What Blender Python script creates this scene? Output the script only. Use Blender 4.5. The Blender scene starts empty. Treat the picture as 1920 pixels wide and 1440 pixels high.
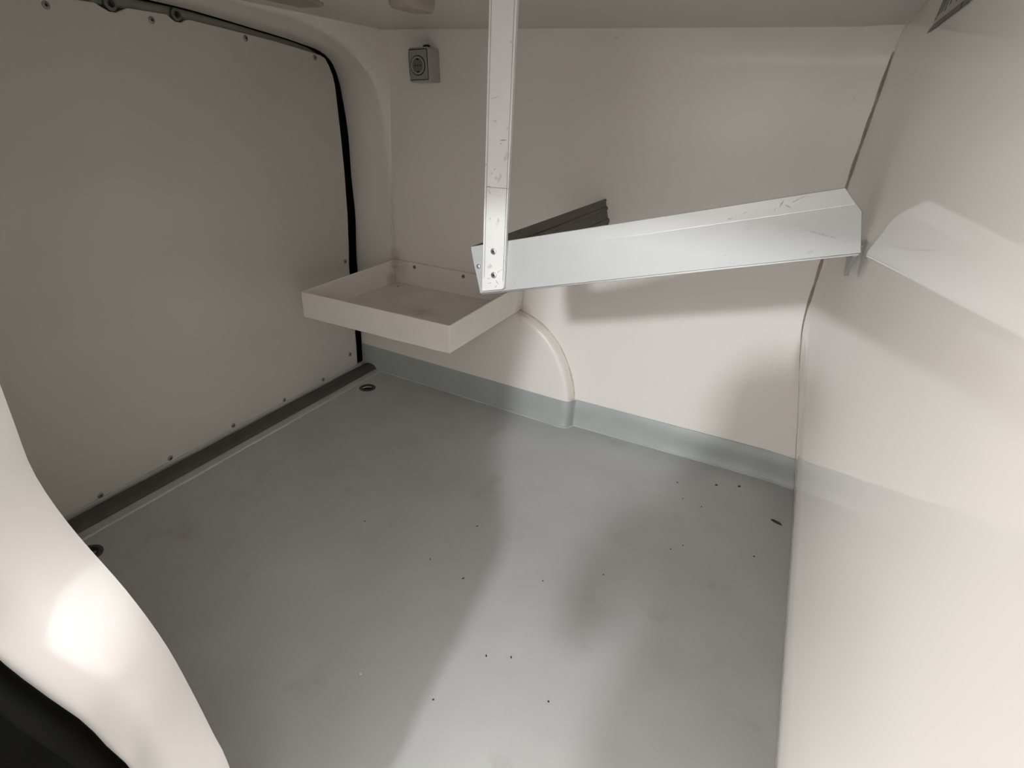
import bpy, bmesh, math, random
from mathutils import Vector, Matrix

random.seed(7)
SC = bpy.context.scene
COL = SC.collection
PI = math.pi

# ---------------------------------------------------------------- camera
cam_d = bpy.data.cameras.new('camera')
cam = bpy.data.objects.new('camera', cam_d)
COL.objects.link(cam)
right = Vector((0.89361485, 0.44633031, 0.04734714))
down = Vector((0.23645977, -0.37849427, -0.89489042))
fwd = Vector((-0.38149609, 0.81088307, -0.44376726))
cm = Matrix.Identity(4)
for i in range(3):
    cm[i][0] = right[i]
    cm[i][1] = -down[i]
    cm[i][2] = -fwd[i]
cm[2][3] = 1.0                       # eye 1 m above the load floor
cam.matrix_world = cm
cam_d.sensor_width = 36.0
cam_d.lens = 1051.914 / 1920 * 36.0
cam_d.clip_start = 0.01
SC.camera = cam

# ---------------------------------------------------------------- light
world = bpy.data.worlds.new('garage_air')
SC.world = world
world.use_nodes = True
bg = world.node_tree.nodes['Background']
bg.inputs[0].default_value = (1.0, 0.968, 0.935, 1)
bg.inputs[1].default_value = 5.0

lamp_d = bpy.data.lights.new('garage_lamp', 'AREA')
lamp_d.shape = 'RECTANGLE'
lamp_d.size = 0.20
lamp_d.size_y = 0.17
lamp_d.energy = 84.0
lamp_d.color = (0.91, 0.97, 1.0)
lamp = bpy.data.objects.new('garage_lamp', lamp_d)
COL.objects.link(lamp)
LP = Vector((0.0, -3.0, 2.27))
lamp.location = LP
lamp.rotation_euler = (Vector((-0.25, 1.3, 0.3)) - LP).to_track_quat('-Z', 'Y').to_euler()

SC.view_settings.view_transform = 'Standard'
SC.view_settings.look = 'None'
SC.view_settings.gamma = 1.0
SC.view_settings.exposure = 0.16
SC.view_settings.use_curve_mapping = False

# ---------------------------------------------------------------- materials
def mat(name, col, rough=0.5, metal=0.0, noise=None, bump=0.0, bump_scale=60, spec=0.5,
        coat=0.0, stain=None, rough_var=0.0):
    """noise=(scale, amount): brightness mottling; stain=(colour, scale, threshold, softness, amount)"""
    m = bpy.data.materials.new(name)
    m.use_nodes = True
    nt = m.node_tree
    b = nt.nodes['Principled BSDF']
    b.inputs['Roughness'].default_value = rough
    b.inputs['Metallic'].default_value = metal
    b.inputs['Specular IOR Level'].default_value = spec
    b.inputs['Coat Weight'].default_value = coat
    b.inputs['Coat Roughness'].default_value = 0.08
    c = tuple(col) + (1,)
    b.inputs['Base Color'].default_value = c
    tc = nt.nodes.new('ShaderNodeTexCoord')
    out = None
    if noise:
        n = nt.nodes.new('ShaderNodeTexNoise')
        n.inputs['Scale'].default_value = noise[0]
        n.inputs['Detail'].default_value = 6
        nt.links.new(tc.outputs['Object'], n.inputs['Vector'])
        r = nt.nodes.new('ShaderNodeMapRange')
        r.inputs[1].default_value = 0.3
        r.inputs[2].default_value = 0.7
        r.inputs[3].default_value = 1 - noise[1]
        r.inputs[4].default_value = 1 + noise[1]
        nt.links.new(n.outputs['Fac'], r.inputs[0])
        mx = nt.nodes.new('ShaderNodeVectorMath')
        mx.operation = 'SCALE'
        mx.inputs[0].default_value = tuple(col)
        nt.links.new(r.outputs[0], mx.inputs['Scale'])
        out = mx.outputs[0]
    if stain:
        sc_, s_scale, s_th, s_soft, s_amt = stain
        n2 = nt.nodes.new('ShaderNodeTexNoise')
        n2.inputs['Scale'].default_value = s_scale
        n2.inputs['Detail'].default_value = 8
        n2.inputs['Roughness'].default_value = 0.62
        nt.links.new(tc.outputs['Object'], n2.inputs['Vector'])
        r2 = nt.nodes.new('ShaderNodeMapRange')
        r2.inputs[1].default_value = s_th
        r2.inputs[2].default_value = s_th + s_soft
        r2.inputs[3].default_value = 0
        r2.inputs[4].default_value = s_amt
        nt.links.new(n2.outputs['Fac'], r2.inputs[0])
        mix = nt.nodes.new('ShaderNodeMix')
        mix.data_type = 'RGBA'
        nt.links.new(r2.outputs[0], mix.inputs[0])
        if out is not None:
            nt.links.new(out, mix.inputs[6])
        else:
            mix.inputs[6].default_value = c
        mix.inputs[7].default_value = tuple(sc_) + (1,)
        out = mix.outputs[2]
    if out is not None:
        nt.links.new(out, b.inputs['Base Color'])
    if rough_var:
        n4 = nt.nodes.new('ShaderNodeTexNoise')
        n4.inputs['Scale'].default_value = 9
        nt.links.new(tc.outputs['Object'], n4.inputs['Vector'])
        r4 = nt.nodes.new('ShaderNodeMapRange')
        r4.inputs[3].default_value = max(0.02, rough - rough_var)
        r4.inputs[4].default_value = rough + rough_var
        nt.links.new(n4.outputs['Fac'], r4.inputs[0])
        nt.links.new(r4.outputs[0], b.inputs['Roughness'])
    if bump:
        n3 = nt.nodes.new('ShaderNodeTexNoise')
        n3.inputs['Scale'].default_value = bump_scale
        n3.inputs['Detail'].default_value = 3
        nt.links.new(tc.outputs['Object'], n3.inputs['Vector'])
        bp = nt.nodes.new('ShaderNodeBump')
        bp.inputs['Strength'].default_value = bump
        bp.inputs['Distance'].default_value = 0.01
        nt.links.new(n3.outputs['Fac'], bp.inputs['Height'])
        nt.links.new(bp.outputs[0], b.inputs['Normal'])
    return m

def add_blots(m, blots, col, amount=0.8):
    """soft dirt blots at object-space points: (x, y, z, radius)"""
    nt = m.node_tree
    b = nt.nodes['Principled BSDF']
    tc = nt.nodes.new('ShaderNodeTexCoord')
    n = nt.nodes.new('ShaderNodeTexNoise')
    n.inputs['Scale'].default_value = 90
    n.inputs['Detail'].default_value = 6
    nt.links.new(tc.outputs['Object'], n.inputs['Vector'])
    total = None
    for (x, y, z, r) in blots:
        d = nt.nodes.new('ShaderNodeVectorMath')
        d.operation = 'DISTANCE'
        nt.links.new(tc.outputs['Object'], d.inputs[0])
        d.inputs[1].default_value = (x, y, z)
        k = nt.nodes.new('ShaderNodeMapRange')
        k.inputs[1].default_value = 0
        k.inputs[2].default_value = r
        k.inputs[3].default_value = 1
        k.inputs[4].default_value = 0
        nt.links.new(d.outputs['Value'], k.inputs[0])
        if total is None:
            total = k.outputs[0]
        else:
            a = nt.nodes.new('ShaderNodeMath')
            a.operation = 'MAXIMUM'
            nt.links.new(total, a.inputs[0])
            nt.links.new(k.outputs[0], a.inputs[1])
            total = a.outputs[0]
    mu = nt.nodes.new('ShaderNodeMath')
    mu.operation = 'MULTIPLY'
    nt.links.new(total, mu.inputs[0])
    nt.links.new(n.outputs['Fac'], mu.inputs[1])
    rr = nt.nodes.new('ShaderNodeMapRange')
    rr.inputs[1].default_value = 0.08
    rr.inputs[2].default_value = 0.5
    rr.inputs[3].default_value = 0
    rr.inputs[4].default_value = amount
    nt.links.new(mu.outputs[0], rr.inputs[0])
    mix = nt.nodes.new('ShaderNodeMix')
    mix.data_type = 'RGBA'
    nt.links.new(rr.outputs[0], mix.inputs[0])
    src = b.inputs['Base Color']
    if src.is_linked:
        nt.links.new(src.links[0].from_socket, mix.inputs[6])
    else:
        mix.inputs[6].default_value = src.default_value
    mix.inputs[7].default_value = tuple(col) + (1,)
    nt.links.new(mix.outputs[2], b.inputs['Base Color'])

WHITE = (0.86, 0.81, 0.765)
M = {}
M['gel'] = mat('gelcoat_white', WHITE, 0.34, bump=0.02, bump_scale=14, noise=(3, 0.015),
               stain=((0.42, 0.33, 0.27), 26, 0.69, 0.06, 0.35))
M['gel_right'] = mat('gelcoat_glossy', (0.80, 0.77, 0.735), 0.045, bump=0.002, bump_scale=5, noise=(3, 0.01))
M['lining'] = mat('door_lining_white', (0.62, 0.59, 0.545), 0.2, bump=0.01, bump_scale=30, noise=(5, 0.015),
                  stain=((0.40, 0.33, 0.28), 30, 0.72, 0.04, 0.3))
M['ceil'] = mat('ceiling_white', (0.68, 0.635, 0.60), 0.45, noise=(4, 0.02))
M['jamb'] = mat('pillar_white', (0.68, 0.655, 0.64), 0.35, noise=(8, 0.012),
                stain=((0.5, 0.42, 0.36), 38, 0.70, 0.05, 0.4))
M['floor'] = mat('floor_grey', (0.505, 0.512, 0.502), 0.42, noise=(5, 0.055), bump=0.03, bump_scale=120,
                 stain=((0.34, 0.31, 0.27), 7, 0.60, 0.14, 0.5), rough_var=0.08)
M['base'] = mat('skirting_grey', (0.385, 0.41, 0.40), 0.38, noise=(12, 0.04),
                stain=((0.27, 0.25, 0.22), 30, 0.66, 0.08, 0.4))
M['trimgrey'] = mat('trim_strip_grey', (0.52, 0.54, 0.51), 0.45, noise=(20, 0.05))
M['sill'] = mat('sill_dark', (0.075, 0.075, 0.062), 0.5, noise=(20, 0.12))
M['darkalu'] = mat('dull_dark_aluminium', (0.12, 0.11, 0.09), 0.45, metal=0.4, noise=(20, 0.15))
M['hanger'] = mat('aluminium_hanger', (0.80, 0.79, 0.77), 0.45, metal=0.1, noise=(14, 0.025), spec=0.5,
               stain=((0.45, 0.36, 0.34), 60, 0.63, 0.05, 0.5), bump=0.01, bump_scale=200)
M['scratch'] = mat('scratch_grey', (0.46, 0.44, 0.42), 0.6, noise=(200, 0.2))
M['alu'] = mat('aluminium', (0.48, 0.49, 0.485), 0.42, metal=0.15, noise=(14, 0.02), spec=0.6,
               stain=((0.40, 0.33, 0.31), 42, 0.64, 0.05, 0.4), bump=0.01, bump_scale=200)
M['aluedge'] = mat('aluminium_edge', (0.45, 0.45, 0.44), 0.4, metal=0.8, noise=(30, 0.05))
M['steel'] = mat('zinc_screw', (0.30, 0.28, 0.26), 0.42, metal=0.6, noise=(80, 0.1))
M['rivet'] = mat('rivet_alu', (0.72, 0.72, 0.72), 0.28, metal=0.9, noise=(80, 0.05))
M['dark'] = mat('dark_hole', (0.02, 0.02, 0.018), 0.6, noise=(60, 0.1))
M['rubber'] = mat('rubber_black', (0.0018, 0.0018, 0.0016), 0.8, spec=0.04, noise=(40, 0.2), bump=0.05, bump_scale=90)
M['doorgrey'] = mat('door_metal_grey', (0.13, 0.135, 0.115), 0.35, noise=(10, 0.08))
M['gutter'] = mat('gutter_olive_grey', (0.24, 0.245, 0.205), 0.3, noise=(15, 0.06))
M['tray'] = mat('tray_white', (0.86, 0.81, 0.77), 0.38, noise=(14, 0.025),
                stain=((0.40, 0.32, 0.26), 34, 0.66, 0.07, 0.45))
M['traybase'] = mat('tray_floor_white', (0.84, 0.79, 0.73), 0.5, noise=(9, 0.05),
                    stain=((0.38, 0.32, 0.27), 22, 0.64, 0.1, 0.4))
add_blots(M['tray'], [(-1.265, 1.65, 0.46, 0.07), (-1.27, 1.62, 0.41, 0.05), (-0.75, 1.63, 0.39, 0.05)], (0.36, 0.27, 0.21), 0.5)
add_blots(M['traybase'], [(-1.27, 1.65, 0.40, 0.10), (-1.0, 1.42, 0.40, 0.07)], (0.40, 0.33, 0.27), 0.45)
add_blots(M['gel'], [(-1.275, 1.655, 0.485, 0.05), (-0.752, 1.65, 0.375, 0.045)], (0.45, 0.33, 0.25), 0.55)
M['sealant'] = mat('sealant_brown', (0.40, 0.33, 0.28), 0.5, noise=(40, 0.2))
M['dirtseal'] = mat('dirty_pale_sealant', (0.60, 0.50, 0.42), 0.5, noise=(60, 0.2))
M['socket'] = mat('socket_grey', (0.40, 0.40, 0.36), 0.42, noise=(40, 0.03))
M['socketface'] = mat('socket_face_grey', (0.30, 0.305, 0.275), 0.4, noise=(40, 0.03))
M['socketwell'] = mat('socket_well_dark', (0.16, 0.165, 0.14), 0.4, noise=(40, 0.05))
M['lampgrey'] = mat('ceiling_fitting_grey', (0.36, 0.32, 0.28), 0.45, noise=(20, 0.03))
M['decal'] = mat('decal_pale', (0.36, 0.37, 0.31), 0.3, noise=(30, 0.05))
M['decalink'] = mat('decal_ink', (0.045, 0.05, 0.035), 0.35, noise=(60, 0.1))
M['decalgreen'] = mat('decal_green', (0.07, 0.10, 0.06), 0.35, noise=(60, 0.1))
M['chip'] = mat('chip_dark', (0.03, 0.028, 0.025), 0.7, noise=(90, 0.3))
M['chipwhite'] = mat('chip_white', (0.75, 0.74, 0.72), 0.6, noise=(90, 0.1))
M['body'] = mat('van_paint_white', (0.75, 0.75, 0.74), 0.25, noise=(2, 0.01))
M['ground'] = mat('concrete', (0.13, 0.125, 0.12), 0.8, noise=(3, 0.12), bump=0.2, bump_scale=60)

# ---------------------------------------------------------------- helpers
def tag(o, label=None, cat=None, group=None, kind=None):
    if label: o['label'] = label
    if cat: o['category'] = cat
    if group: o['group'] = group
    if kind: o['kind'] = kind
    return o

def mk(name, verts, faces, m, parent=None, smooth=True, angle=38):
    me = bpy.data.meshes.new(name)
    me.from_pydata([tuple(v) for v in verts], [], [tuple(f) for f in faces])
    me.validate()
    bm = bmesh.new()
    bm.from_mesh(me)
    bmesh.ops.recalc_face_normals(bm, faces=bm.faces)
    bm.to_mesh(me)
    bm.free()
    if m: me.materials.append(m)
    if smooth:
        for p in me.polygons: p.use_smooth = True
        me.set_sharp_from_angle(angle=math.radians(angle))
    o = bpy.data.objects.new(name, me)
    COL.objects.link(o)
    if parent: o.parent = parent
    return o

def empty(name, loc=(0, 0, 0), rot=(0, 0, 0)):
    o = bpy.data.objects.new(name, None)
    o.location = loc
    o.rotation_euler = rot
    COL.objects.link(o)
    return o

def bev(o, w, seg=2, angle=40):
    b = o.modifiers.new('bevel', 'BEVEL')
    b.width = w
    b.segments = seg
    b.limit_method = 'ANGLE'
    b.angle_limit = math.radians(angle)
    return o

def box(name, a, b, m, parent=None, w=0.0, seg=2):
    x0, y0, z0 = a
    x1, y1, z1 = b
    v = [(x0, y0, z0), (x1, y0, z0), (x1, y1, z0), (x0, y1, z0), (x0, y0, z1), (x1, y0, z1), (x1, y1, z1), (x0, y1, z1)]
    f = [(0, 3, 2, 1), (4, 5, 6, 7), (0, 1, 5, 4), (1, 2, 6, 5), (2, 3, 7, 6), (3, 0, 4, 7)]
    o = mk(name, v, f, m, parent)
    if w: bev(o, w, seg)
    return o

def spline(pts, n):
    """Catmull-Rom through pts, resampled to n points of even arc length"""
    P = [Vector(p) for p in pts]
    Q = [P[0] * 2 - P[1]] + P + [P[-1] * 2 - P[-2]]
    out = []
    for i in range(len(P) - 1):
        p0, p1, p2, p3 = Q[i:i + 4]
        for k in range(16):
            t = k / 16
            out.append(0.5 * ((2 * p1) + (p2 - p0) * t + (2 * p0 - 5 * p1 + 4 * p2 - p3) * t * t + (3 * p1 - p0 - 3 * p2 + p3) * t ** 3))
    out.append(P[-1])
    d = [0]
    for a, b in zip(out, out[1:]): d.append(d[-1] + (b - a).length)
    res = []
    j = 0
    for k in range(n):
        s = d[-1] * k / (n - 1)
        while j < len(d) - 2 and d[j + 1] < s: j += 1
        t = (s - d[j]) / max(1e-9, d[j + 1] - d[j])
        res.append(out[j].lerp(out[j + 1], t))
    return res

def interp(tab, x):
    """smooth (monotone-ish) lookup in [(x, y), ...]"""
    if x <= tab[0][0]: return tab[0][1]
    for i in range(len(tab) - 1):
        x0, y0 = tab[i]
        x1, y1 = tab[i + 1]
        if x <= x1:
            t = (x - x0) / (x1 - x0)
            m0 = (y1 - tab[i - 1][1]) / (x1 - tab[i - 1][0]) if i > 0 else (y1 - y0) / (x1 - x0)
            m1 = (tab[i + 2][1] - y0) / (tab[i + 2][0] - x0) if i + 2 < len(tab) else (y1 - y0) / (x1 - x0)
            h = x1 - x0
            return ((2 * t ** 3 - 3 * t * t + 1) * y0 + (t ** 3 - 2 * t * t + t) * h * m0 +
                    (-2 * t ** 3 + 3 * t * t) * y1 + (t ** 3 - t * t) * h * m1)
    return tab[-1][1]

def grid(rows, closed=False):
    n = len(rows[0])
    v = [p for r in rows for p in r]
    f = []
    for i in range(len(rows) - 1):
        for j in range(n - 1):
            f.append((i * n + j, i * n + j + 1, (i + 1) * n + j + 1, (i + 1) * n + j))
        if closed: f.append((i * n + n - 1, i * n, (i + 1) * n, (i + 1) * n + n - 1))
    return v, f

def tube(name, path, rad, m, parent=None, seg=12, up=Vector((1, 0, 0)), sq=(1, 1), caps=True):
    """swept tube; rad a number or list; sq scales the section along up / side"""
    path = [Vector(p) for p in path]
    rows = []
    for i, p in enumerate(path):
        t = (path[min(i + 1, len(path) - 1)] - path[max(i - 1, 0)]).normalized()
        a = (up - t * up.dot(t)).normalized()
        b = t.cross(a)
        r = rad[i] if isinstance(rad, (list, tuple)) else rad
        rows.append([p + a * (math.cos(2 * PI * k / seg) * r * sq[0]) + b * (math.sin(2 * PI * k / seg) * r * sq[1]) for k in range(seg)])
    v, f = grid(rows, True)
    if caps:
        f.append(tuple(range(seg)))
        f.append(tuple((len(rows) - 1) * seg + k for k in range(seg)))
    return mk(name, v, f, m, parent)

def lathe(name, prof, m, parent=None, seg=20, loc=(0, 0, 0), axis='Z', caps=True):
    """prof [(r, h)] around an axis through loc"""
    rows = []
    for r, h in prof:
        ring = []
        for k in range(seg):
            a = 2 * PI * k / seg
            x, y = r * math.cos(a), r * math.sin(a)
            if axis == 'Z': q = (x, y, h)
            elif axis == 'X': q = (h, x, y)
            else: q = (x, h, y)
            ring.append((q[0] + loc[0], q[1] + loc[1], q[2] + loc[2]))
        rows.append(ring)
    v, f = grid(rows, True)
    if caps:
        f.append(tuple(range(seg)))
        f.append(tuple((len(rows) - 1) * seg + k for k in range(seg)))
    return mk(name, v, f, m, parent)

def prism(name, poly, axis, a, b, m, parent=None, w=0.0, seg=2):
    """extrude polygon along axis between a and b; poly in the two other axes, in xyz order"""
    def P(u, v, h):
        return {'X': (h, u, v), 'Y': (u, h, v), 'Z': (u, v, h)}[axis]
    n = len(poly)
    v = [P(u, w_, a) for u, w_ in poly] + [P(u, w_, b) for u, w_ in poly]
    f = [tuple(range(n)), tuple(range(n, 2 * n))] + [(i, (i + 1) % n, n + (i + 1) % n, n + i) for i in range(n)]
    o = mk(name, v, f, m, parent)
    if w: bev(o, w, seg)
    return o

def screw(parent, loc, axis, sign, r=0.0065, m=None, name='screw'):
    """pan head with a recessed drive, one mesh; sign = side it faces"""
    prof = [(r * 1.0, 0.0), (r * 1.0, 0.0008), (r * 0.85, 0.0022), (r * 0.45, 0.003), (r * 0.40, 0.003), (r * 0.34, 0.0012)]
    o = lathe(name, [(a, sign * h) for a, h in prof], m or M['steel'], parent, 14, loc, axis)
    o.data.materials.append(M['dark'])
    o.data.polygons[-1].material_index = 1
    return o

# ---------------------------------------------------------------- the setting
CEIL = 1.19
YW = 1.654
XR = [(0.0, 0.192), (0.096, 0.171), (0.215, 0.147), (0.333, 0.122), (0.43, 0.100), (0.517, 0.086), (0.62, 0.086), (0.875, 0.093), (1.188, 0.108), (1.25, 0.111)]
def xr(z): return interp(XR, z)
def xr_at(z, y):
    """the bulge is strongest in the corner and eases off towards the opening"""
    t = min(1, max(0, (y - 1.30) / 0.33))
    t = t * t * (3 - 2 * t)
    main = max(xr(z), 0.192 * (1 - z) + 0.0015 if z > 0.03 else 0.192)
    return main * (1 - t) + xr(z) * t

# floor
f = box('floor', (-1.50, 0.06, -0.03), (0.24, 1.70, 0.0), M['floor'])
tag(f, 'grey painted load floor with faint stains and a lit streak', 'floor', kind='structure')

# back wall (opposite side of the van), with a rounded strip along its right corner
zs = [CEIL * i / 48 for i in range(49)] + [1.22]
rows = []
for z in zs:
    c = xr(z)
    y_top = 0.0 if z < 1.14 else -0.048 * ((z - 1.14) / 0.05) ** 2
    row = []
    for X in (-1.49, -1.42, -1.35, -1.312, -1.300, -1.288, -1.276, -1.262, -1.15, -1.0, -0.8, -0.6, -0.4, -0.2, -0.08):
        t = min(1, max(0, (-1.262 - X) / 0.05))
        row.append((X, YW + 0.010 * t * t * (3 - 2 * t) + y_top, z))
    for d, y in ((0.085, 0.0), (0.074, -0.0004), (0.066, -0.002), (0.04, -0.0055), (0.012, -0.0095), (-0.02, -0.014)):
        row.append((c - d, YW + y + y_top, z))
    rows.append(row)
v, fc = grid(rows)
wb = mk('wall_back', v, fc, M['gel'], angle=60)
tag(wb, 'glossy off-white moulded side wall behind the aluminium rail', 'wall', kind='structure')

# wheel housing bulging from the back wall, bounded by a rounded arc
arc = [(-1.49, 0.385), (-1.2, 0.398), (-0.95, 0.402), (-0.84, 0.397), (-0.743, 0.377), (-0.671, 0.344), (-0.618, 0.298), (-0.573, 0.23), (-0.546, 0.156), (-0.536, 0.097), (-0.535, 0.0)]
ap = spline([(x, 0, z) for x, z in arc], 60)
nrm = []
for i in range(60):
    t = (ap[min(i + 1, 59)] - ap[max(i - 1, 0)]).normalized()
    nrm.append(Vector((-t.z, 0, t.x)))           # points outward/up or right
    if nrm[-1].dot(Vector((1, 0, 1))) < 0: nrm[-1] *= -1
def yface(X): return 1.619 + 0.034 * max(0, (-0.56 - X)) / 0.86
prof = [(-0.012, None, 0.0), (0.0, None, 0.0025), (0.003, None, 0.005), (0.0055, 0.45, 0), (0.010, 0.8, 0), (0.016, 0.93, 0), (0.023, 0.99, 0), (0.030, 1.0, 0), (0.05, 1.0, 0)]
rows = []
for off, k, dy in prof:
    r = []
    for p, n in zip(ap, nrm):
        q = p - n * off
        q.z = max(0.0, q.z) if p.z > 0.001 else 0.0
        yf = yface(q.x)
        yw = YW + (0.010 if q.x < -1.3 else 0.0)
        if k is None: y = yw + 0.003 - dy
        else: y = yw + (yf - yw) * k
        r.append((q.x, y, q.z))
    rows.append(r)
v, fc = grid(rows)
base_n = len(v)
last = rows[-1]
bot = [(x, yface(x), 0.0) for x, y, z in last]
v += bot
o0 = (len(rows) - 1) * 60
for i in range(59):
    if abs(last[i][0] - last[i + 1][0]) > 1e-5:
        fc.append((o0 + i, o0 + i + 1, base_n + i + 1, base_n + i))
wh = mk('wheel_housing', v, fc, M['gel'], wb, angle=70)
tube('dirty_sealant', [p - n * 0.001 + Vector((0, YW - 0.001, 0)) for p, n in list(zip(ap, nrm))[14:56]], [0.0022 + 0.0012 * math.sin(i * 0.8) * math.sin(i * 0.31) for i in range(42)], M['dirtseal'], wb, 6, up=Vector((0, 1, 0)))
wh['label'] = 'white wheel housing with a rounded arched edge'

# grey skirting strip along the foot of the back wall
plan = [(-1.462, 1.6535), (-1.36, yface(-1.36))]
for i in range(1, 13):
    X = -1.36 + (-0.592 + 1.36) * i / 12
    plan.append((X, yface(X)))
plan += [(-0.572, 1.6175), (-0.556, 1.6185), (-0.545, 1.6225), (-0.538, 1.630), (-0.534, 1.640), (-0.5315, 1.649), (-0.528, YW - 0.001), (-0.522, YW), (-0.40, YW), (0.084, YW), (0.12, YW)]
rows = []
for z, d in ((0.0, 0.007), (0.004, 0.0036), (0.05, 0.003), (0.098, 0.0028), (0.1005, 0.0005), (0.1005, -0.002)):
    r = [(x - d * 0.2, y - d, z) for x, y in plan]
    e = xr(z)
    r[-1] = (e - 0.074, YW - d, z)
    r.append((e - 0.03, YW - 0.0065 - d, z))
    r.append((e - 0.002, YW - 0.011 - d, z))
    rows.append(r)
v, fc = grid(rows)
sk = mk('baseboard_back', v, fc, M['base'], angle=50)
tag(sk, 'blue-grey painted skirting band at the foot of the side wall', 'skirting', kind='structure')
# pale sealant fillet between skirting and floor
tube('sealant_line', [(x, y - 0.0065, 0.001) for x, y in plan[:-1]] + [(0.12, YW - 0.007, 0.001), (0.188, YW - 0.019, 0.001)], 0.0028, M['trimgrey'], sk, 6, up=Vector((0, 0, 1)))

# right wall: bulged glossy bulkhead, profile swept along the van's width
rows = []
zr = [0.0, 0.006, 0.014, 0.024, 0.036] + [0.05 + (1.2 - 0.05) * i / 46 for i in range(47)]
for z in zr:
    x = xr_at(z, 0.14)
    rows.append([(x + 0.13, 0.01, z), (x + 0.115, 0.085, z), (x + 0.06, 0.108, z), (x + 0.012, 0.116, z), (x + 0.002, 0.124, z)] +
                [(xr_at(z, y), y, z) for y in (0.14, 0.3, 0.6, 0.9, 1.2, 1.3, 1.35, 1.4, 1.45, 1.5, 1.55, 1.59, 1.62, 1.643)])
v, fc = grid(rows)
wr = mk('wall_right', v, fc, M['gel_right'], angle=60)
tag(wr, 'smooth glossy white bulkhead wall mirroring the aluminium rail', 'wall', kind='structure')
if sum(p.normal.x * p.area for p in wr.data.polygons) > 0: wr.data.flip_normals()
so = wr.modifiers.new('solid', 'SOLIDIFY'); so.thickness = 0.012; so.offset = -1
# sealant bead down the corner
tube('sealant_bead', [(xr(z) - 0.0005, YW - 0.0115, z) for z in [1.186 - 1.086 * i / 48 for i in range(49)]],
     [(0.0032 + 0.0008 * math.sin(i * 1.7)) * min(1, 0.35 + i / 6) * (1 if i < 26 else max(0.3, 1 - (i - 26) / 10)) for i in range(49)], M['sealant'], wr, 8)

# ceiling
rows = []
for y in (0.1, 0.5, 1.0, 1.4, 1.55, 1.60, 1.632, 1.66):
    rows.append([(x, y, CEIL + (0 if y < 1.6 else -0.012 * ((y - 1.6) / 0.06))) for x in (-1.50, -1.25, -0.8, -0.4, 0.0, 0.14)])
v, fc = grid(rows)
ce = mk('ceiling', v, fc, M['ceil'])
tag(ce, 'off-white moulded van roof lining above the side wall', 'ceiling', kind='structure')
tube('cornice_seam', [(x, 1.603, CEIL - 0.0145) for x in (-1.24, -0.9, -0.5, 0.0, 0.1)], 0.003, M['sealant'], ce, 8)
# shallow pressed panel of the roof near the rear door
prism('roof_pressing', [(-1.16, 0.72), (-1.055, 0.72), (-1.055, 1.13), (-1.085, 1.185), (-1.16, 1.185)], 'Z', CEIL - 0.008, CEIL + 0.01, M['lampgrey'], ce, 0.006, 3)

# frame of the rear door opening
seal_o = [(0.2, 1.186), (0.8, 1.184), (1.083, 1.177), (1.317, 1.156), (1.471, 1.140), (1.569, 1.123), (1.623, 1.08), (1.646, 1.003), (1.657, 0.887), (1.664, 0.765), (1.666, 0.6)]
ridge = [(0.2, 1.190), (0.8, 1.189), (1.09, 1.186), (1.18, 1.181), (1.317, 1.171), (1.434, 1.15), (1.519, 1.118), (1.587, 1.066), (1.623, 1.0), (1.643, 0.897), (1.655, 0.762), (1.663, 0.6)]
N = 90
A = spline([(-1.475, y, z) for y, z in seal_o], N)
B = spline([(-1.300, y, z) for y, z in ridge], N)
cen = Vector((0, 1.30, 0.86))
rows = [A]
for t, bulge in ((0.35, 0.0), (0.62, -0.004), (0.70, -0.001), (0.88, 0.002), (1.0, 0.0)):
    r = []
    for a, b in zip(A, B):
        p = a.lerp(b, t)
        d = Vector((0, p.y - cen.y, p.z - cen.z)).normalized()
        r.append(p + d * bulge)
    rows.append(r)
def pushout(p, x, dx):
    d = Vector((0, p.y - cen.y, p.z - cen.z))
    ks = []
    if d.y > 1e-4: ks.append((1.662 - p.y) / d.y)
    if d.z > 1e-4: ks.append((1.193 - p.z) / d.z)
    k = max(0.0, min(ks)) if ks else 0
    if p.y < 1.2: q = Vector((x, p.y, 1.193))
    else: q = Vector((x, p.y, p.z)) + d * k
    return q
rows.append([b + Vector((0.012, 0, 0)) + (pushout(b, -1.3, 0) - b) * 0.10 for b in B])
rows.append([b + Vector((0.022, 0, 0)) + (pushout(b, -1.3, 0) - b) * 0.35 for b in B])
rows.append([pushout(b, -1.268, 0) for b in B])
v, fc = grid(rows)
fr = mk('trim_1', v, fc, M['gel'], angle=55)
tag(fr, 'white moulded surround of the rear door opening with rounded corner', 'door frame', kind='structure')

# near side wall with the door opening the picture is taken through
cont = [(-0.372, -0.03), (-0.376, 0.1), (-0.380, 0.2), (-0.384, 0.3), (-0.390, 0.389), (-0.399, 0.42), (-0.415, 0.478), (-0.436, 0.533), (-0.474, 0.581), (-0.534, 0.629),
        (-0.566, 0.677), (-0.566, 0.734), (-0.556, 0.85), (-0.54, 0.95), (-0.505, 1.05), (-0.44, 1.115), (-0.34, 1.135), (-0.1, 1.14), (0.13, 1.14)]
SX = [(-0.03, 0.125), (0.3, 0.116), (0.45, 0.112), (0.511, 0.1096), (0.5236, 0.1074), (0.545, 0.1040), (0.559, 0.1006), (0.571, 0.0965), (0.591, 0.0928), (0.8, 0.075), (1.14, 0.065)]
SXX = [(-0.03, -0.362), (0.3, -0.366), (0.45, -0.370), (0.511, -0.376), (0.5236, -0.390), (0.545, -0.402), (0.559, -0.412), (0.571, -0.440), (0.591, -0.470), (0.64, -0.495), (0.72, -0.51), (0.9, -0.50), (1.14, -0.42)]
CP = spline([(x, 0.18, z) for x, z in cont], 110)
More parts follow.
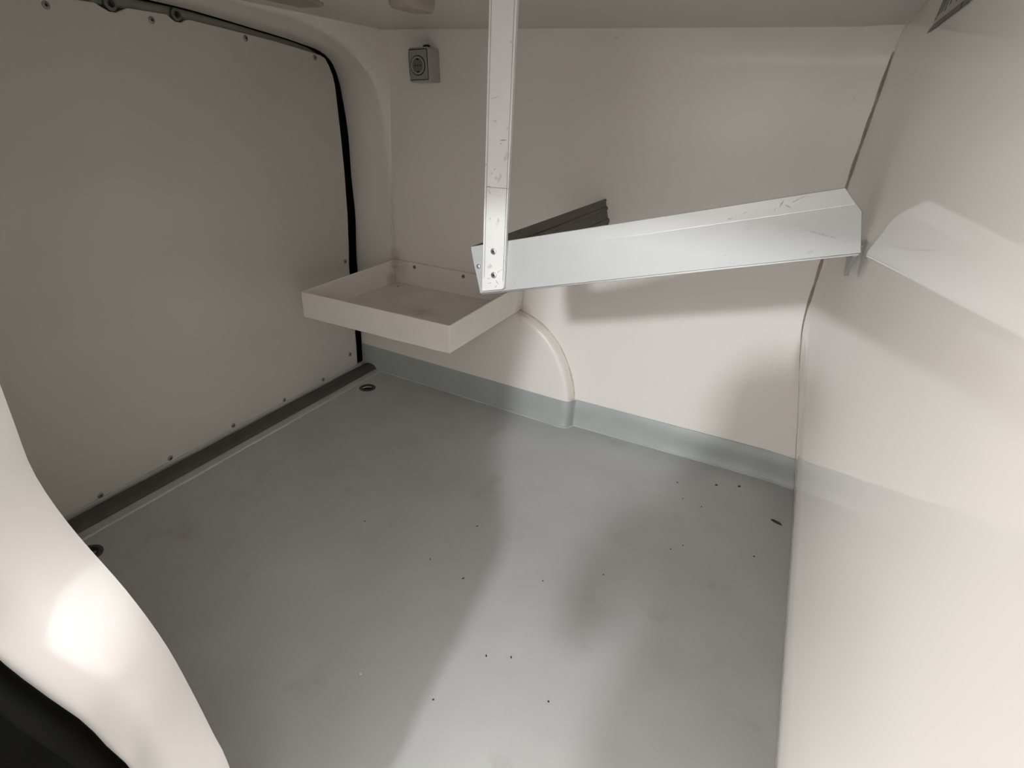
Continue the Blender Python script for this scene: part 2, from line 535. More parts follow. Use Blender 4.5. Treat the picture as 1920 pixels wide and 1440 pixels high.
# wall sheet left of / above the opening
rows = []
rows.append([p + Vector((0, 0.010, 0)) for p in CP])
out = []
for p in CP:
    if p.x < -0.45 or p.z < 1.1: out.append(Vector((-1.49, 0.19, p.z)))
    else: out.append(Vector((-1.49 + (p.x + 0.45) / 0.58 * 1.60, 0.19, 1.21)))
rows.append([a.lerp(b, 0.03) + Vector((0, 0.002, 0)) for a, b in zip(rows[0], out)])
rows.append([a.lerp(b, 0.4) for a, b in zip(rows[0], out)])
rows.append(out)
v, fc = grid(rows)
wn = mk('wall_near', v, fc, M['gel'], angle=60)
tag(wn, 'white side wall around the open door, partly at the lower left edge', 'wall', kind='structure')
# rounded jamb from the inner edge to the rubber seal
rows = []
SP = []
for p in CP:
    y = interp(SX, p.z)
    s = Vector((interp(SXX, p.z), y, p.z))
    if p.z > 1.0:
        k = min(1, (p.z - 1.0) / 0.12)
        s.x = s.x * (1 - k) + p.x * k
        s.z = p.z + 0.03 * k
    SP.append(s)
for t, bul in ((0.0, 0.0), (0.03, 0.001), (0.1, 0.002), (0.3, 0.002), (0.5, 0.0), (0.62, -0.002), (0.8, 0.0), (0.93, 0.001), (1.0, 0.0)):
    r = []
    for a, b in zip(CP, SP):
        q = a.lerp(b, t)
        e = (b - a)
        n = Vector((-e.y, e.x, 0)).normalized()
        if n.x < 0: n = -n
        start = Vector((0, 0.010 * (1 - t) ** 6, 0))
        r.append(q + n * bul + start)
    rows.append(r)
v, fc = grid(rows)
jb = mk('pillar_jamb', v, fc, M['jamb'], wn, angle=60)
jb['label'] = 'bright white curved door pillar at the lower left'
# black rubber seal and dark outer door edge beside it
sp = SP
sn = []
for i, p in enumerate(sp):
    k = min(1, max(0, (p.z - 0.95) / 0.17))
    sn.append(Vector((-(1 - k), 0, k)).normalized())
wav = [p - n * (0.004 + 0.002 * math.sin(i * 0.55) + 0.001 * math.sin(i * 1.7)) + Vector((0, -0.008, 0)) for i, (p, n) in enumerate(zip(sp, sn))]
rs = tube('door_seal', wav, [0.011 + 0.001 * math.sin(i * 0.9) for i in range(len(wav))], M['rubber'], wn, 12, up=Vector((0, 1, 0)))
rs['label'] = 'black rubber door seal at the lower left corner'
rows = [[p + n * a + Vector((0, b, 0)) for p, n in zip(sp, sn)] for a, b in ((0.004, 0.004), (0.012, -0.02), (0.016, -0.05), (0.02, -0.085), (0.06, -0.10))]
v, fc = grid(rows)
mk('outer_edge_trim', v, fc, M['rubber'], wn)
# outer skin of the van side
prism('outer_skin', [(-1.6, -0.2), (-0.50, -0.2), (-0.50, 0.60), (-0.60, 0.68), (-0.58, 1.0), (-0.46, 1.17), (0.16, 1.17), (0.16, 1.32), (-1.6, 1.32)], 'Y', -0.01, 0.004, M['body'], wn, 0.003)
# sill of the opening and ground outside
box('opening_sill', (-0.46, 0.0, -0.10), (0.24, 0.07, -0.004), M['body'], wn, 0.01, 3)
g = box('ground', (-6, -6, -0.60), (6, 6, -0.55), M['ground'])
tag(g, 'concrete ground the van stands on', 'ground', kind='structure')

# ---------------------------------------------------------------- rear door
dr = empty('door_1', (-1.47, 0.9, 0.02))
tag(dr, 'closed rear door lined with a plain off-white panel', 'door', kind='structure')
def at(o):          # keep world coordinates under the moved parent
    o.matrix_parent_inverse = Matrix.Translation(-Vector((-1.47, 0.9, 0.02)))
    return o
at(box('door_shell', (-1.50, 0.16, -0.01), (-1.478, 1.70, 1.205), M['doorgrey'], dr))
pl = [(0.17, 0.022), (1.610, 0.022), (1.614, 0.10), (1.611, 0.25), (1.609, 0.43), (1.617, 0.52), (1.624, 0.62), (1.625, 0.767), (1.622, 0.871), (1.617, 0.97), (1.613, 1.04), (1.604, 1.082), (1.588, 1.104), (1.556, 1.115),
      (1.388, 1.134), (1.228, 1.146), (1.115, 1.1535), (1.10, 1.150), (1.09, 1.1445), (1.075, 1.1445), (1.065, 1.150), (1.055, 1.1575), (0.962, 1.157), (0.945, 1.150), (0.932, 1.1445), (0.918, 1.1445), (0.905, 1.150), (0.89, 1.157), (0.5, 1.157), (0.17, 1.157)]
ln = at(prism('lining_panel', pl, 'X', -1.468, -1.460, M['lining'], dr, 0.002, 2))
for (y, z) in [(0.791, 1.138), (1.013, 1.140), (1.277, 1.131), (1.532, 1.106), (1.590, 0.452), (1.572, 0.082), (1.416, 0.034), (1.225, 0.034), (1.014, 0.036), (0.798, 0.036), (0.602, 0.032), (1.60, 0.80)]:
    if (y, z) == (1.60, 0.80): continue
    s = screw(ln, (-1.460, y, z), 'X', 1, 0.0078)
for y in (1.083, 0.926):
    t = at(lathe('hinge_tab', [(0.014, 0.0), (0.014, 0.012), (0.011, 0.014), (0.0075, 0.014), (0.007, 0.004)], M['doorgrey'], dr, 18, (-1.474, y, 1.160), 'X'))
    t.data.materials.append(M['dark'])
    t.data.polygons[-1].material_index = 1
gut = at(tube('gutter_rail', [(-1.474, y, z) for y, z in [(0.2, 1.171), (0.8, 1.169), (1.083, 1.164), (1.317, 1.146), (1.471, 1.1285), (1.56, 1.116)]], 0.0115, M['gutter'], dr, 10, sq=(0.35, 1)))
sl_path = spline([(-1.466, y, z) for y, z in [(1.634, 0.03), (1.636, 0.12), (1.637, 0.25), (1.638, 0.4), (1.644, 0.52), (1.646, 0.65), (1.645, 0.78), (1.640, 0.89), (1.631, 0.99), (1.618, 1.055), (1.598, 1.094), (1.566, 1.1195), (1.471, 1.1395), (1.317, 1.1560), (1.184, 1.169), (1.083, 1.1770), (0.8, 1.184), (0.2, 1.186)]], 80)
def srad(p):
    if p.y < 1.5: return 0.0028
    if p.z > 1.06: return 0.0028 + 0.0112 * min(1, max(0, (p.y - 1.52) / 0.085))
    if p.z < 0.35: return 0.013
    return 0.0175 + 0.0022 * math.sin(p.z * 23)
sl = at(tube('seal_strip', sl_path, [srad(p) for p in sl_path], M['rubber'], dr, 10, up=Vector((1, 0, 0)), sq=(0.7, 1)))
sl['label'] = 'black rubber seal round the rear door'
# threshold
th = empty('trim_2', (-1.42, 0.9, 0))
tag(th, 'dark rounded threshold bar along the foot of the rear door', 'threshold', kind='structure')
def at2(o):
    o.matrix_parent_inverse = Matrix.Translation(-Vector((-1.42, 0.9, 0)))
    return o
at2(tube('threshold_bar', [(-1.425, 0.19, 0.006), (-1.425, 0.9, 0.006), (-1.425, 1.645, 0.006), (-1.425, 1.652, 0.006)], [0.024, 0.024, 0.024, 0.015], M['sill'], th, 16, up=Vector((1, 0, 0)), sq=(1.25, 0.75)))
at2(box('edge_strip', (-1.460, 0.19, 0.0), (-1.4550, 1.63, 0.0265), M['trimgrey'], th, 0.0008))
at2(box('floor_strip', (-1.398, 0.19, -0.002), (-1.366, 1.652, 0.006), M['trimgrey'], th, 0.003, 3))

# ---------------------------------------------------------------- lashing points in the floor
def lashing(x, y, label):
    e = empty('lashing_eye', (x, y, 0))
    tag(e, label, 'lashing eye', 'lashing eyes let into the floor')
    lathe('rim', [(0.0215, 0.0), (0.031, 0.0), (0.031, 0.0016), (0.028, 0.003), (0.023, 0.0028), (0.0215, 0.0005)], M['sill'], e, 28)
    lathe('cup', [(0.0215, 0.0012), (0.018, 0.0006), (0.012, 0.0003), (0.003, 0.0002)], M['dark'], e, 24)
    tube('ring_bar', [(-0.012, -0.012, 0.002), (-0.006, -0.004, 0.0045), (0.006, 0.004, 0.0045), (0.012, 0.012, 0.002)], 0.0024, M['steel'], e, 8, up=Vector((0, 0, 1)))
    return e
lashing(-1.320, 1.500, 'round recessed lashing eye in the floor corner under the tray')
lashing(-1.312, 0.478, 'recessed lashing eye half hidden behind the white door pillar')

# ---------------------------------------------------------------- corner tray
tr = empty('wall_tray', (-1.0, 1.4, 0.39))
tag(tr, 'shallow white tray with dirty corners mounted on the side wall', 'tray')
def at3(o):
    o.matrix_parent_inverse = Matrix.Translation(-Vector((-1.0, 1.4, 0.39)))
    return o
X0, X1, Y0, Y1, Z0, Z1 = -1.277, -0.752, 1.190, 1.650, 0.389, 0.470
T = 0.005
at3(box('tray_floor', (X0 + T, Y0 + T, Z0), (X1 - T, Y1 - T, Z0 + T), M['traybase'], tr))
at3(box('tray_side', (X0, Y0, Z0), (X1, Y0 + T, Z1), M['tray'], tr, 0.0018))
at3(box('tray_side', (X0, Y1 - T, Z0), (X1, Y1, Z1 + 0.008), M['tray'], tr, 0.0018))
def slope_side(xa, xb):
    v = [(xa, Y0 + T, Z0), (xb, Y0 + T, Z0), (xb, Y1 - T, Z0), (xa, Y1 - T, Z0), (xa, Y0 + T, Z1), (xb, Y0 + T, Z1), (xb, Y1 - T, Z1 + 0.008), (xa, Y1 - T, Z1 + 0.008)]
    fcs = [(0, 3, 2, 1), (4, 5, 6, 7), (0, 1, 5, 4), (1, 2, 6, 5), (2, 3, 7, 6), (3, 0, 4, 7)]
    return at3(bev(mk('tray_side', v, fcs, M['tray'], tr), 0.0018))
slope_side(X0, X0 + T)
slope_side(X1 - T, X1)
for x in (-1.187, -0.982):
    at3(screw(tr, (x, Y1 - T, 0.462), 'Y', -1, 0.0068))
for x, y, r in ((-1.229, 1.60, 0.0035), (-0.862, 1.46, 0.0025)):
    o = at3(lathe('drain_hole', [(r, 0.0), (r, 0.0012), (r * 0.4, 0.0012)], M['dark'], tr, 10, (x, y, Z0 + T - 0.0004)))

# ---------------------------------------------------------------- aluminium rail with hanger
ANG = math.radians(15.5)
ra = empty('aluminium_rail', (-0.489, 0.88, 0.686), (0, -ANG, 0))
tag(ra, 'tilted aluminium rail hung from a flat bar, meeting the glossy bulkhead', 'rail')
# front panel: folded sheet, upper third leaning back slightly, lip at the bottom
oc = [(0.0, 0.0), (0.600, 0.0), (0.601, 0.054), (0.594, 0.066), (0.582, 0.087), (0.0, 0.086)]
def ypan(z): return 0.0 if z <= 0.0645 else (z - 0.0645) * 0.09
th_ = 0.003
vf = [(0.0, 0.0), (0.600, 0.0), (0.601, 0.054), (0.5945, 0.0645), (0.582, 0.087), (0.0, 0.086), (0.0, 0.0645)]
v = [(x, ypan(z), z) for x, z in vf] + [(x, ypan(z) + th_, z) for x, z in vf]
fc = [(0, 1, 2, 3, 6), (6, 3, 4, 5), (13, 10, 9, 8, 7), (12, 11, 10, 13)]
loop = [0, 1, 2, 3, 4, 5, 6]
for i in range(7):
    a, b = loop[i], loop[(i + 1) % 7]
    fc.append((a, b, b + 7, a + 7))
fp = mk('front_panel', v, fc, M['alu'], ra, smooth=True, angle=3)
bev(fp, 0.0007, 1, 30)
gr = mk('fold_line', [(0.20, ypan(0.0645) - 0.0003, 0.0642), (0.594, ypan(0.0645) - 0.0003, 0.0642), (0.594, ypan(0.0652) - 0.0003, 0.0649), (0.20, ypan(0.0652) - 0.0003, 0.0646)], [(0, 1, 2, 3)], M['aluedge'], fp)
lip = box('bottom_lip', (0.002, 0.0, -0.003), (0.598, 0.022, 0.0), M['aluedge'], ra, 0.0006)
# side panel running back to the wall, inner face ribbed
sec = [(0.0, 0.0), (0.004, 0.0), (0.004, 0.018), (0.0075, 0.020), (0.0075, 0.030), (0.004, 0.032), (0.004, 0.054), (0.0075, 0.056), (0.0075, 0.064), (0.004, 0.066), (0.004, 0.078), (0.0065, 0.079), (0.0065, 0.086), (0.0, 0.086)]
sd = prism('side_panel', sec, 'Y', th_, 0.772, M['darkalu'], ra, 0.0005, 1)
# rivets on the panel
def rivet(parent, loc, r=0.0052):
    o = lathe('rivet', [(r, 0), (r, -0.0008), (r * 0.85, -0.0022), (r * 0.5, -0.0028), (r * 0.42, -0.0028), (r * 0.36, -0.0012)], M['rivet'], parent, 16, loc, 'Y')
    o.data.materials.append(M['dark'])
    o.data.polygons[-1].material_index = 1
    return o
rv = lathe('rivet', [(0.0046, 0), (0.0046, -0.0008), (0.0038, -0.0022), (0.002, -0.0030), (0.0008, -0.0031)], M['rivet'], fp, 16, (0.0095, 0.0, 0.0495), 'Y')
# vertical hanger bar (world upright), riveted on the front
inv = (Matrix.Translation((-0.489, 0.88, 0.686)) @ Matrix.Rotation(-ANG, 4, 'Y')).inverted()
def at4(o):
    o.matrix_parent_inverse = inv
    return o
hp = [(-0.481, 0.694), (-0.4405, 0.7045), (-0.4365, 0.708), (-0.434, CEIL + 0.01), (-0.4805, CEIL + 0.01)]
hb = at4(prism('hanger_bar', hp, 'Y', 0.8715, 0.8795, M['hanger'], ra, 0.0008, 2))
for x, z in ((-0.4590, 0.770), (-0.4570, 0.728)):
    rivet(hb, (x, 0.8715, z), 0.0058)
for x in (-0.4765, -0.4385):
    mk('edge_groove', [(x - 0.0005, 0.8713, 0.72), (x + 0.0005, 0.8713, 0.72), (x + 0.0008, 0.8713, CEIL), (x - 0.0002, 0.8713, CEIL)], [(0, 1, 2, 3)], M['aluedge'], hb)
mk('joint_line', [(-0.478, 0.8713, 0.8755), (-0.436, 0.8713, 0.8765), (-0.436, 0.8713, 0.8775), (-0.478, 0.8713, 0.8765)], [(0, 1, 2, 3)], M['aluedge'], hb)
def scratch(parent, x, z, L, w, a, yoff):
    c, s_ = math.cos(a), math.sin(a)
    pts_ = [(-L / 2, -w * 0.3), (0, -w / 2), (L / 2, -w * 0.2), (L / 2, w * 0.2), (0, w / 2), (-L / 2, w * 0.3)]
    v_ = [(x + u * c - q * s_, yoff, z + u * s_ + q * c) for u, q in pts_]
    return mk('scratch', v_, [tuple(range(6))], M['scratch'], parent)
for x, z, L, w, a in ((0.555, 0.031, 0.044, 0.0030, -0.42), (0.120, 0.062, 0.020, 0.0012, -1.2), (0.092, 0.078, 0.006, 0.002, 0.1), (0.135, 0.024, 0.007, 0.0012, 0), (0.010, 0.028, 0.012, 0.0010, -1.1), (0.30, 0.02, 0.006, 0.001, 0.8), (0.43, 0.018, 0.005, 0.0012, 0.5)):
    scratch(fp, x, z, L, w, a, -0.0003)
for x, z, L, w, a in ((0.507, 0.079, 0.010, 0.0020, 1.0), (0.515, 0.074, 0.008, 0.0020, -0.6), (0.524, 0.080, 0.007, 0.0022, 0.3), (0.533, 0.083, 0.010, 0.0018, 0.2), (0.498, 0.072, 0.006, 0.0014, 1.2), (0.46, 0.074, 0.005, 0.0012, 0.4), (0.44, 0.069, 0.006, 0.0016, 0.1)):
    scratch(fp, x, z, L, w, a, ypan(z) - 0.0004)
for x, z, L, w, a in ((-0.448, 0.950, 0.011, 0.0025, 0.1), (-0.452, 0.945, 0.003, 0.0015, 0), (-0.466, 1.010, 0.014, 0.0008, 0.3), (-0.462, 0.905, 0.006, 0.0012, 0.9), (-0.470, 0.868, 0.010, 0.0010, -0.8), (-0.441, 0.968, 0.005, 0.0012, 1.2),
                      (-0.465, 0.712, 0.007, 0.0016, 0.4), (-0.450, 0.716, 0.009, 0.0016, -0.9), (-0.452, 0.708, 0.006, 0.0014, 0.9), (-0.467, 0.720, 0.005, 0.0013, 0.2), (-0.447, 0.736, 0.008, 0.0010, 0.7), (-0.472, 0.877, 0.006, 0.0014, 0.1)):
    scratch(hb, x, z, L, w, a, 0.8712)
# small bracket that carries the rail on the bulkhead
cl = at4(prism('wall_clip', [(0.876, 0.842), (0.965, 0.850), (0.955, 0.828), (0.915, 0.809), (0.903, 0.809)], 'X', 0.0800, 0.0850, M['aluedge'], ra, 0.0008))
at4(prism('clip_tab', [(0.064, 0.846), (0.090, 0.8535), (0.090, 0.8555), (0.064, 0.848)], 'Y', 0.884, 0.94, M['aluedge'], ra, 0.0005))

# ---------------------------------------------------------------- wall socket
so_ = empty('wall_socket', (-1.110, 1.653, 1.096), (0, -0.06, 0))
tag(so_, 'grey surface-mounted power socket high on the side wall', 'socket')
W, H, D = 0.0345, 0.0455, 0.064
housing = box('housing', (-W, -D, -H), (W, 0.0, H), M['socket'], so_, 0.005, 4)
box('cover_gap', (-W + 0.002, -D - 0.0006, -H + 0.005), (W - 0.0015, -D + 0.001, H - 0.005), M['dark'], so_)
box('cover_plate', (-W + 0.004, -D - 0.0035, -H + 0.007), (W - 0.003, -D + 0.002, H - 0.007), M['socketface'], so_, 0.0015, 2)
yq = -D - 0.0036
lathe('rim_gap', [(0.0236, 0.0), (0.0268, 0.0), (0.0268, -0.0006), (0.0236, -0.0006)], M['dark'], so_, 28, (0, yq + 0.0001, -0.002), 'Y', False)
lathe('socket_rim', [(0.0195, 0.0), (0.0238, 0.0), (0.0238, -0.0022), (0.0215, -0.003), (0.0195, -0.002)], M['socket'], so_, 28, (0, yq, -0.002), 'Y', False)
well = lathe('socket_well', [(0.0197, -0.0008), (0.0185, -0.0004), (0.017, -0.0002), (0.002, -0.0002)], M['socketwell'], so_, 28, (0, yq, -0.002), 'Y')
for sx in (-0.0095, 0.0095):
    lathe('pin_hole', [(0.0026, -0.0007), (0.0024, -0.0009), (0.0006, -0.0009)], M['dark'], well, 12, (sx * 0.9, yq, -0.002), 'Y')
lathe('centre_screw', [(0.0022, -0.0007), (0.002, -0.0012), (0.0006, -0.0012)], M['dark'], well, 10, (0, yq, -0.002), 'Y')
for sz in (-1, 1):
    box('earth_clip', (-0.004, yq - 0.0016, -0.002 + sz * 0.0165 - 0.0022), (0.004, yq, -0.002 + sz * 0.0165 + 0.0022), M['dark'], well, 0.0005)
# shadow gaps beside the cover: hinge slot left, slots at the top
box('hinge_slot', (-W + 0.0012, -D - 0.0012, -H + 0.018), (-W + 0.0036, -D + 0.001, H - 0.010), M['dark'], so_)
box('hinge_slot', (-W + 0.008, -D - 0.0008, H - 0.0058), (W - 0.010, -D + 0.001, H - 0.0043), M['dark'], so_)
box('hinge_slot', (W - 0.0026, -D - 0.0006, -H + 0.010), (W - 0.0014, -D + 0.001, H - 0.012), M['dark'], so_)
lathe('cable_gland', [(0.011, -0.004), (0.012, 0.002), (0.010, 0.008), (0.006, 0.010)], M['dark'], so_, 16, (0.004, -0.022, H), 'Z')

# ---------------------------------------------------------------- rounded fitting on the roof
cf = empty('roof_fitting', (-0.752, 1.06, CEIL))
tag(cf, 'plain rounded grey fitting on the roof above the socket', 'roof fitting')
pts = []
for i in range(28):
    a = 2 * PI * i / 28
    cx, cy = math.cos(a), math.sin(a)
    pts.append((math.copysign(abs(cx) ** 0.6, cx), math.copysign(abs(cy) ** 0.6, cy)))
rows = [[(x * 0.031 * s, y * 0.05 * s, h) for x, y in pts] for s, h in ((1.0, 0.0), (1.0, -0.024), (0.97, -0.031), (0.86, -0.0355), (0.5, -0.037))]
v, fc = grid(rows, True)
fc.append(tuple(4 * 28 + k for k in range(28)))
mk('fitting_body', v, fc, M['lampgrey'], cf)
rows = [[(x * 0.034 * s, y * 0.054 * s, h) for x, y in pts] for s, h in ((1.0, 0.0), (1.0, -0.003), (0.97, -0.004), (0.8, -0.004))]
v, fc = grid(rows, True)
mk('fitting_flange', v, fc, M['ceil'], cf)

# ---------------------------------------------------------------- sticker on the bulkhead
def wx(z): return xr(z) - 0.0012
dc = empty('sticker', (xr(1.12), 0.95, 1.12))
tag(dc, 'dark green and pale lettered sticker high on the glossy bulkhead', 'sticker')
def at5(o):
    o.matrix_parent_inverse = Matrix.Translation(-Vector((xr(1.12), 0.95, 1.12)))
    return o
def dq(name, pts, m, lift=0.0004):
    n = len(pts)
    v = [(wx(z) - lift, y, z) for y, z in pts] + [(wx(z) + 0.0006 - lift, y, z) for y, z in pts]
    fcs = [tuple(range(n)), tuple(range(n, 2 * n))] + [(i, (i + 1) % n, n + (i + 1) % n, n + i) for i in range(n)]
    return at5(mk(name, v, fcs, m, dc))
dq('backing', [(1.045, 1.124), (0.80, 1.120), (0.80, 1.186), (1.03, 1.186)], M['decal'], 0.0)
dq('border_line', [(1.080, 1.118), (0.84, 1.1145), (0.84, 1.1205), (1.0, 1.123), (1.060, 1.122)], M['decalink'])
dq('border_line', [(0.835, 1.1145), (0.78, 1.114), (0.78, 1.119), (0.835, 1.1195)], M['decalink'])
dq('letter', [(1.040, 1.128), (1.030, 1.128), (1.012, 1.186), (1.022, 1.186)], M['decalgreen'])
dq('letter', [(1.024, 1.132), (0.994, 1.132), (0.980, 1.152), (1.012, 1.158)], M['decalgreen'])
dq('letter', [(1.004, 1.156), (0.996, 1.156), (0.985, 1.186), (0.994, 1.186)], M['decalgreen'])
dq('letter', [(0.978, 1.130), (0.968, 1.130), (0.958, 1.186), (0.968, 1.186)], M['decalink'])
dq('letter', [(0.948, 1.132), (0.938, 1.132), (0.930, 1.186), (0.940, 1.186)], M['decalink'])
dq('letter', [(0.920, 1.140), (0.895, 1.128), (0.888, 1.140), (0.912, 1.152)], M['decalink'])
dq('letter', [(0.880, 1.132), (0.868, 1.132), (0.864, 1.186), (0.876, 1.186)], M['decalink'])

# ---------------------------------------------------------------- bits lying on the floor
def chip(name, x, y, L, Wd, h, rz, m, label, group=None):
    v = []
    n = 10
    rnd = random.Random(int(x * 1000) + int(y * 77))
    for k in range(n):
        a = 2 * PI * k / n
        rr = 0.75 + 0.35 * rnd.random()
        v.append((math.cos(a) * L * rr, math.sin(a) * Wd * rr, 0.0))
    v += [(p[0] * 0.7, p[1] * 0.7, h * (0.7 + 0.5 * rnd.random())) for p in v[:n]]
    fcs = [tuple(range(n)), tuple(range(n, 2 * n))] + [(i, (i + 1) % n, n + (i + 1) % n, n + i) for i in range(n)]
    o = mk(name, v, fcs, m, smooth=False)
    o.location = (x, y, 0.0)
    o.rotation_euler = (0, 0, rz)
    tag(o, label, 'debris', group)
    return o
chip('dark_flake', 0.153, 1.444, 0.0165, 0.0045, 0.004, -0.35, M['chip'], 'largest dark flake on the floor, beside the bulkhead')
for i, (x, y, lab) in enumerate([(-0.023, 1.539, 'dark crumb near the skirting, nearer the middle of the wall'), (0.040, 1.569, 'dark crumb near the skirting, nearer the bulkhead')]):
    chip('crumb', x, y, 0.0048, 0.0032, 0.003, i * 0.8, M['chip'], lab, 'dark crumbs by the skirting')
for i, (x, y) in enumerate([(-0.13, 1.492), (-0.045, 1.409), (-0.827, 0.891), (-0.304, 0.711), (-0.085, 1.19), (-0.392, 0.561), (-0.498, 0.845), (-0.10, 1.42), (-0.60, 0.86), (0.11, 1.27), (-0.21, 1.02), (-0.33, 0.93), (-0.35, 0.69), (-0.20, 0.66), (-0.06, 1.22), (-0.56, 1.02)]):
    chip('speck', x, y, 0.0024 + 0.0012 * (i % 3 == 0), 0.0016, 0.0015, i * 0.7, M['chip'], 'tiny dark speck of dirt on the grey floor', 'tiny dark specks on the floor')
chip('pale_crumb', -0.544, 0.538, 0.0022, 0.002, 0.002, 0, M['chipwhite'], 'single tiny white crumb on the shaded floor')

# ---------------------------------------------------------------- the photographer, standing outside at the opening
M['skin'] = mat('skin', (0.55, 0.36, 0.27), 0.5, noise=(30, 0.05))
M['jacket'] = mat('jacket_navy', (0.035, 0.04, 0.055), 0.8, noise=(60, 0.15), bump=0.15, bump_scale=120)
M['jeans'] = mat('trousers_dark', (0.05, 0.055, 0.07), 0.85, noise=(80, 0.15), bump=0.1, bump_scale=200)
M['shoe'] = mat('shoe_black', (0.02, 0.02, 0.02), 0.5, noise=(40, 0.1))
M['hair'] = mat('hair_brown', (0.04, 0.028, 0.02), 0.7, noise=(120, 0.3), bump=0.4, bump_scale=160)
M['phonebody'] = mat('phone_black', (0.015, 0.015, 0.017), 0.2, noise=(50, 0.05))
M['eye'] = mat('eye_white', (0.7, 0.68, 0.65), 0.2, noise=(50, 0.02))

PR, PU = right, -down
PC = PR * 0.058 - fwd * 0.016 + Vector((0, 0, 1.0)) - PU * 0.022     # middle of the phone, lens at the upper left end
SVT, SE = [], []
def sv(p, r, parent=None):
    SVT.append((Vector(p), r if isinstance(r, tuple) else (r, r)))
    if parent is not None: SE.append((parent, len(SVT) - 1))
    return len(SVT) - 1
PX = 0.052
hip = sv((PX, -0.42, 0.40), (0.145, 0.105))
waist = sv((PX, -0.43, 0.55), (0.135, 0.10), hip)
chest = sv((PX, -0.40, 0.74), (0.15, 0.11), waist)
neck0 = sv((PX, -0.385, 0.89), (0.085, 0.07), chest)
neck = sv((PX - 0.004, -0.365, 0.955), 0.052, neck0)
jaw = sv((PX - 0.008, -0.335, 1.01), (0.058, 0.072), neck)
skull = sv((PX - 0.010, -0.340, 1.08), (0.074, 0.090), jaw)
crown = sv((PX - 0.010, -0.350, 1.145), (0.060, 0.070), skull)
def limb_arm(side):
    sx = PX + side * 0.182
    a = sv((PX + side * 0.10, -0.385, 0.865), 0.072, neck0)
    b = sv((sx, -0.375, 0.835), 0.058, a)
    e = sv((PX + side * 0.205, -0.235, 0.645), 0.046, b)
    end = PC + PR * (side * 0.082)
    wr_ = sv(end + Vector((side * 0.012, -0.055, -0.085)), 0.027, e)
    pm = sv(end + Vector((side * 0.018, -0.022, -0.035)), (0.030, 0.018), wr_)
    # thumb on the screen side, four fingers curling round the back edge
    q = sv(end + Vector((side * 0.010, -0.030, -0.016)), 0.010, pm)
    q = sv(end - PR * side * 0.010 - fwd * 0.016 + PU * 0.0, 0.009, q)
    sv(end - PR * side * 0.030 - fwd * 0.016 + PU * 0.012, 0.008, q)
    for k, (h, ln) in enumerate(((0.030, 0.9), (0.010, 1.0), (-0.010, 0.95), (-0.028, 0.75))):
        q = sv(end + PR * side * 0.020 + PU * (h * 0.8 - 0.006) + fwd * 0.000, 0.0088, pm)
        q = sv(end + PR * side * 0.014 + PU * h + fwd * 0.0145 * 1.0, 0.0082, q)
        if side > 0:
            sv(end - PR * side * (0.018 * ln) + PU * h + fwd * 0.0145, 0.0074, q)
        else:
            sv(end + PR * side * 0.002 + PU * h + fwd * 0.012, 0.0074, q)
limb_arm(-1)
limb_arm(1)
for side in (-1, 1):
    h = sv((PX + side * 0.085, -0.42, 0.33), 0.088, hip)
    k = sv((PX + side * 0.095, -0.40, -0.06), 0.060, h)
    c = sv((PX + side * 0.098, -0.435, -0.22), 0.056, k)
    a = sv((PX + side * 0.10, -0.44, -0.465), 0.042, c)
    b = sv((PX + side * 0.105, -0.37, -0.512), (0.042, 0.034), a)
    sv((PX + side * 0.115, -0.28, -0.522), (0.040, 0.026), b)
me = bpy.data.meshes.new('person_cage')
me.from_pydata([p for p, r in SVT], SE, [])
cage = bpy.data.objects.new('person_cage', me)
COL.objects.link(cage)
sk_ = cage.modifiers.new('skin', 'SKIN')
sk_.use_smooth_shade = True
layer = me.skin_vertices[0] if me.skin_vertices else None
if layer is None:
    bm = bmesh.new(); bm.from_mesh(me); bm.verts.layers.skin.verify(); bm.to_mesh(me); bm.free()
    layer = me.skin_vertices[0]
for i, (p, r) in enumerate(SVT):
    layer.data[i].radius = r
    layer.data[i].use_root = (i == 0)
sub = cage.modifiers.new('sub', 'SUBSURF')
sub.levels = 2
sub.render_levels = 2
dg = bpy.context.evaluated_depsgraph_get()
body_me = bpy.data.meshes.new_from_object(cage.evaluated_get(dg))
bpy.data.objects.remove(cage)
body_me.name = 'person'
person = bpy.data.objects.new('person', body_me)
COL.objects.link(person)
tag(person, 'person in dark clothes outside holding up a phone, casting the shadow inside', 'person')
body_me.materials.clear()
for k in ('skin', 'jacket', 'jeans', 'shoe'): body_me.materials.append(M[k])
zmin = min(v.co.z for v in body_me.vertices)
for v in body_me.vertices: v.co.z += (-0.55 - zmin) * max(0, min(1, (-0.3 - v.co.z) / 0.15))
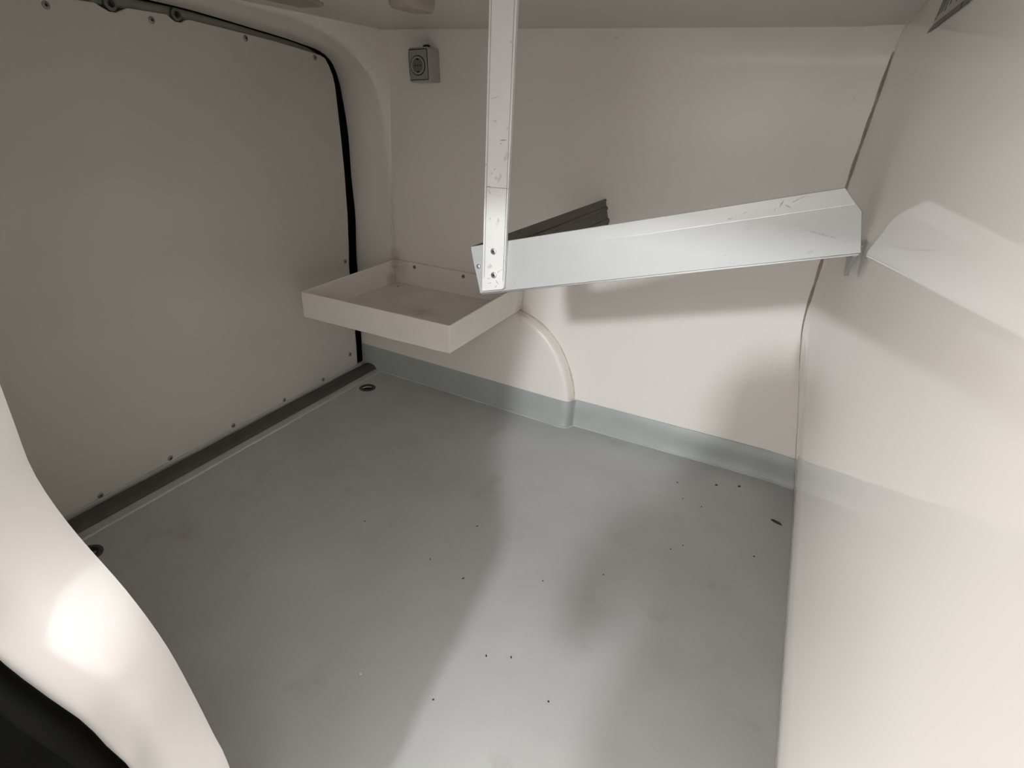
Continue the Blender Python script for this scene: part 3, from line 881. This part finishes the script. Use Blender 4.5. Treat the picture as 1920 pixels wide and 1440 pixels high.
for p in body_me.polygons:
    c = p.center
    p.use_smooth = True
    hand = min((c - (PC + PR * s_ * 0.082)).length for s_ in (-1, 1)) < 0.10 and c.y > -0.13
    if c.z > 0.945 and not (c.y > -0.2): p.material_index = 0
    elif hand: p.material_index = 0
    elif c.z > 0.36: p.material_index = 1
    elif c.z > -0.47: p.material_index = 2
    else: p.material_index = 3
# hair cap
rows = []
hc = Vector((PX - 0.010, -0.352, 1.088))
for i in range(9):
    th0 = PI * 0.62 * i / 8
    r = []
    for k in range(24):
        a = 2 * PI * k / 24
        front = 0.55 + 0.45 * (0.5 - 0.5 * math.sin(a))
        t0 = th0 * front
        r.append(hc + Vector((math.sin(t0) * math.cos(a) * 0.083, math.sin(t0) * math.sin(a) * 0.100, math.cos(t0) * 0.112)))
    rows.append(r)
v, fc = grid(rows, True)
mk('hair', v, fc, M['hair'], person)
for sx in (-1, 1):
    lathe('eye', [(0.001, 0.011), (0.008, 0.008), (0.011, 0.0), (0.008, -0.008)], M['eye'], person, 12, (PX - 0.010 + sx * 0.030, -0.262, 1.075), 'Y')
    tube('ear', [(PX - 0.010 + sx * 0.076, -0.345, 1.045), (PX - 0.010 + sx * 0.084, -0.352, 1.065), (PX - 0.010 + sx * 0.086, -0.358, 1.085), (PX - 0.010 + sx * 0.078, -0.348, 1.098)], [0.006, 0.009, 0.011, 0.006], M['skin'], person, 8)
tube('nose', [(PX - 0.010, -0.252, 1.082), (PX - 0.010, -0.244, 1.065), (PX - 0.010, -0.238, 1.046), (PX - 0.010, -0.250, 1.038)], [0.006, 0.009, 0.013, 0.008], M['skin'], person, 8)
tube('mouth', [(PX - 0.034, -0.262, 1.012), (PX - 0.010, -0.254, 1.010), (PX + 0.014, -0.262, 1.012)], [0.003, 0.006, 0.003], M['skin'], person, 8, up=Vector((0, 0, 1)))
# phone
ph = empty('phone', PC)
rm = Matrix.Identity(4)
for i in range(3):
    rm[i][0], rm[i][1], rm[i][2] = right[i], fwd[i], -down[i]
ph.matrix_world = Matrix.Translation(PC) @ rm
tag(ph, 'black phone held up in both hands by the photographer', 'phone')
box('phone_case', (-0.080, -0.004, -0.038), (0.080, 0.004, 0.038), M['phonebody'], ph, 0.003, 3)
box('screen', (-0.077, -0.0045, -0.035), (0.077, -0.0035, 0.035), M['phonebody'], ph)
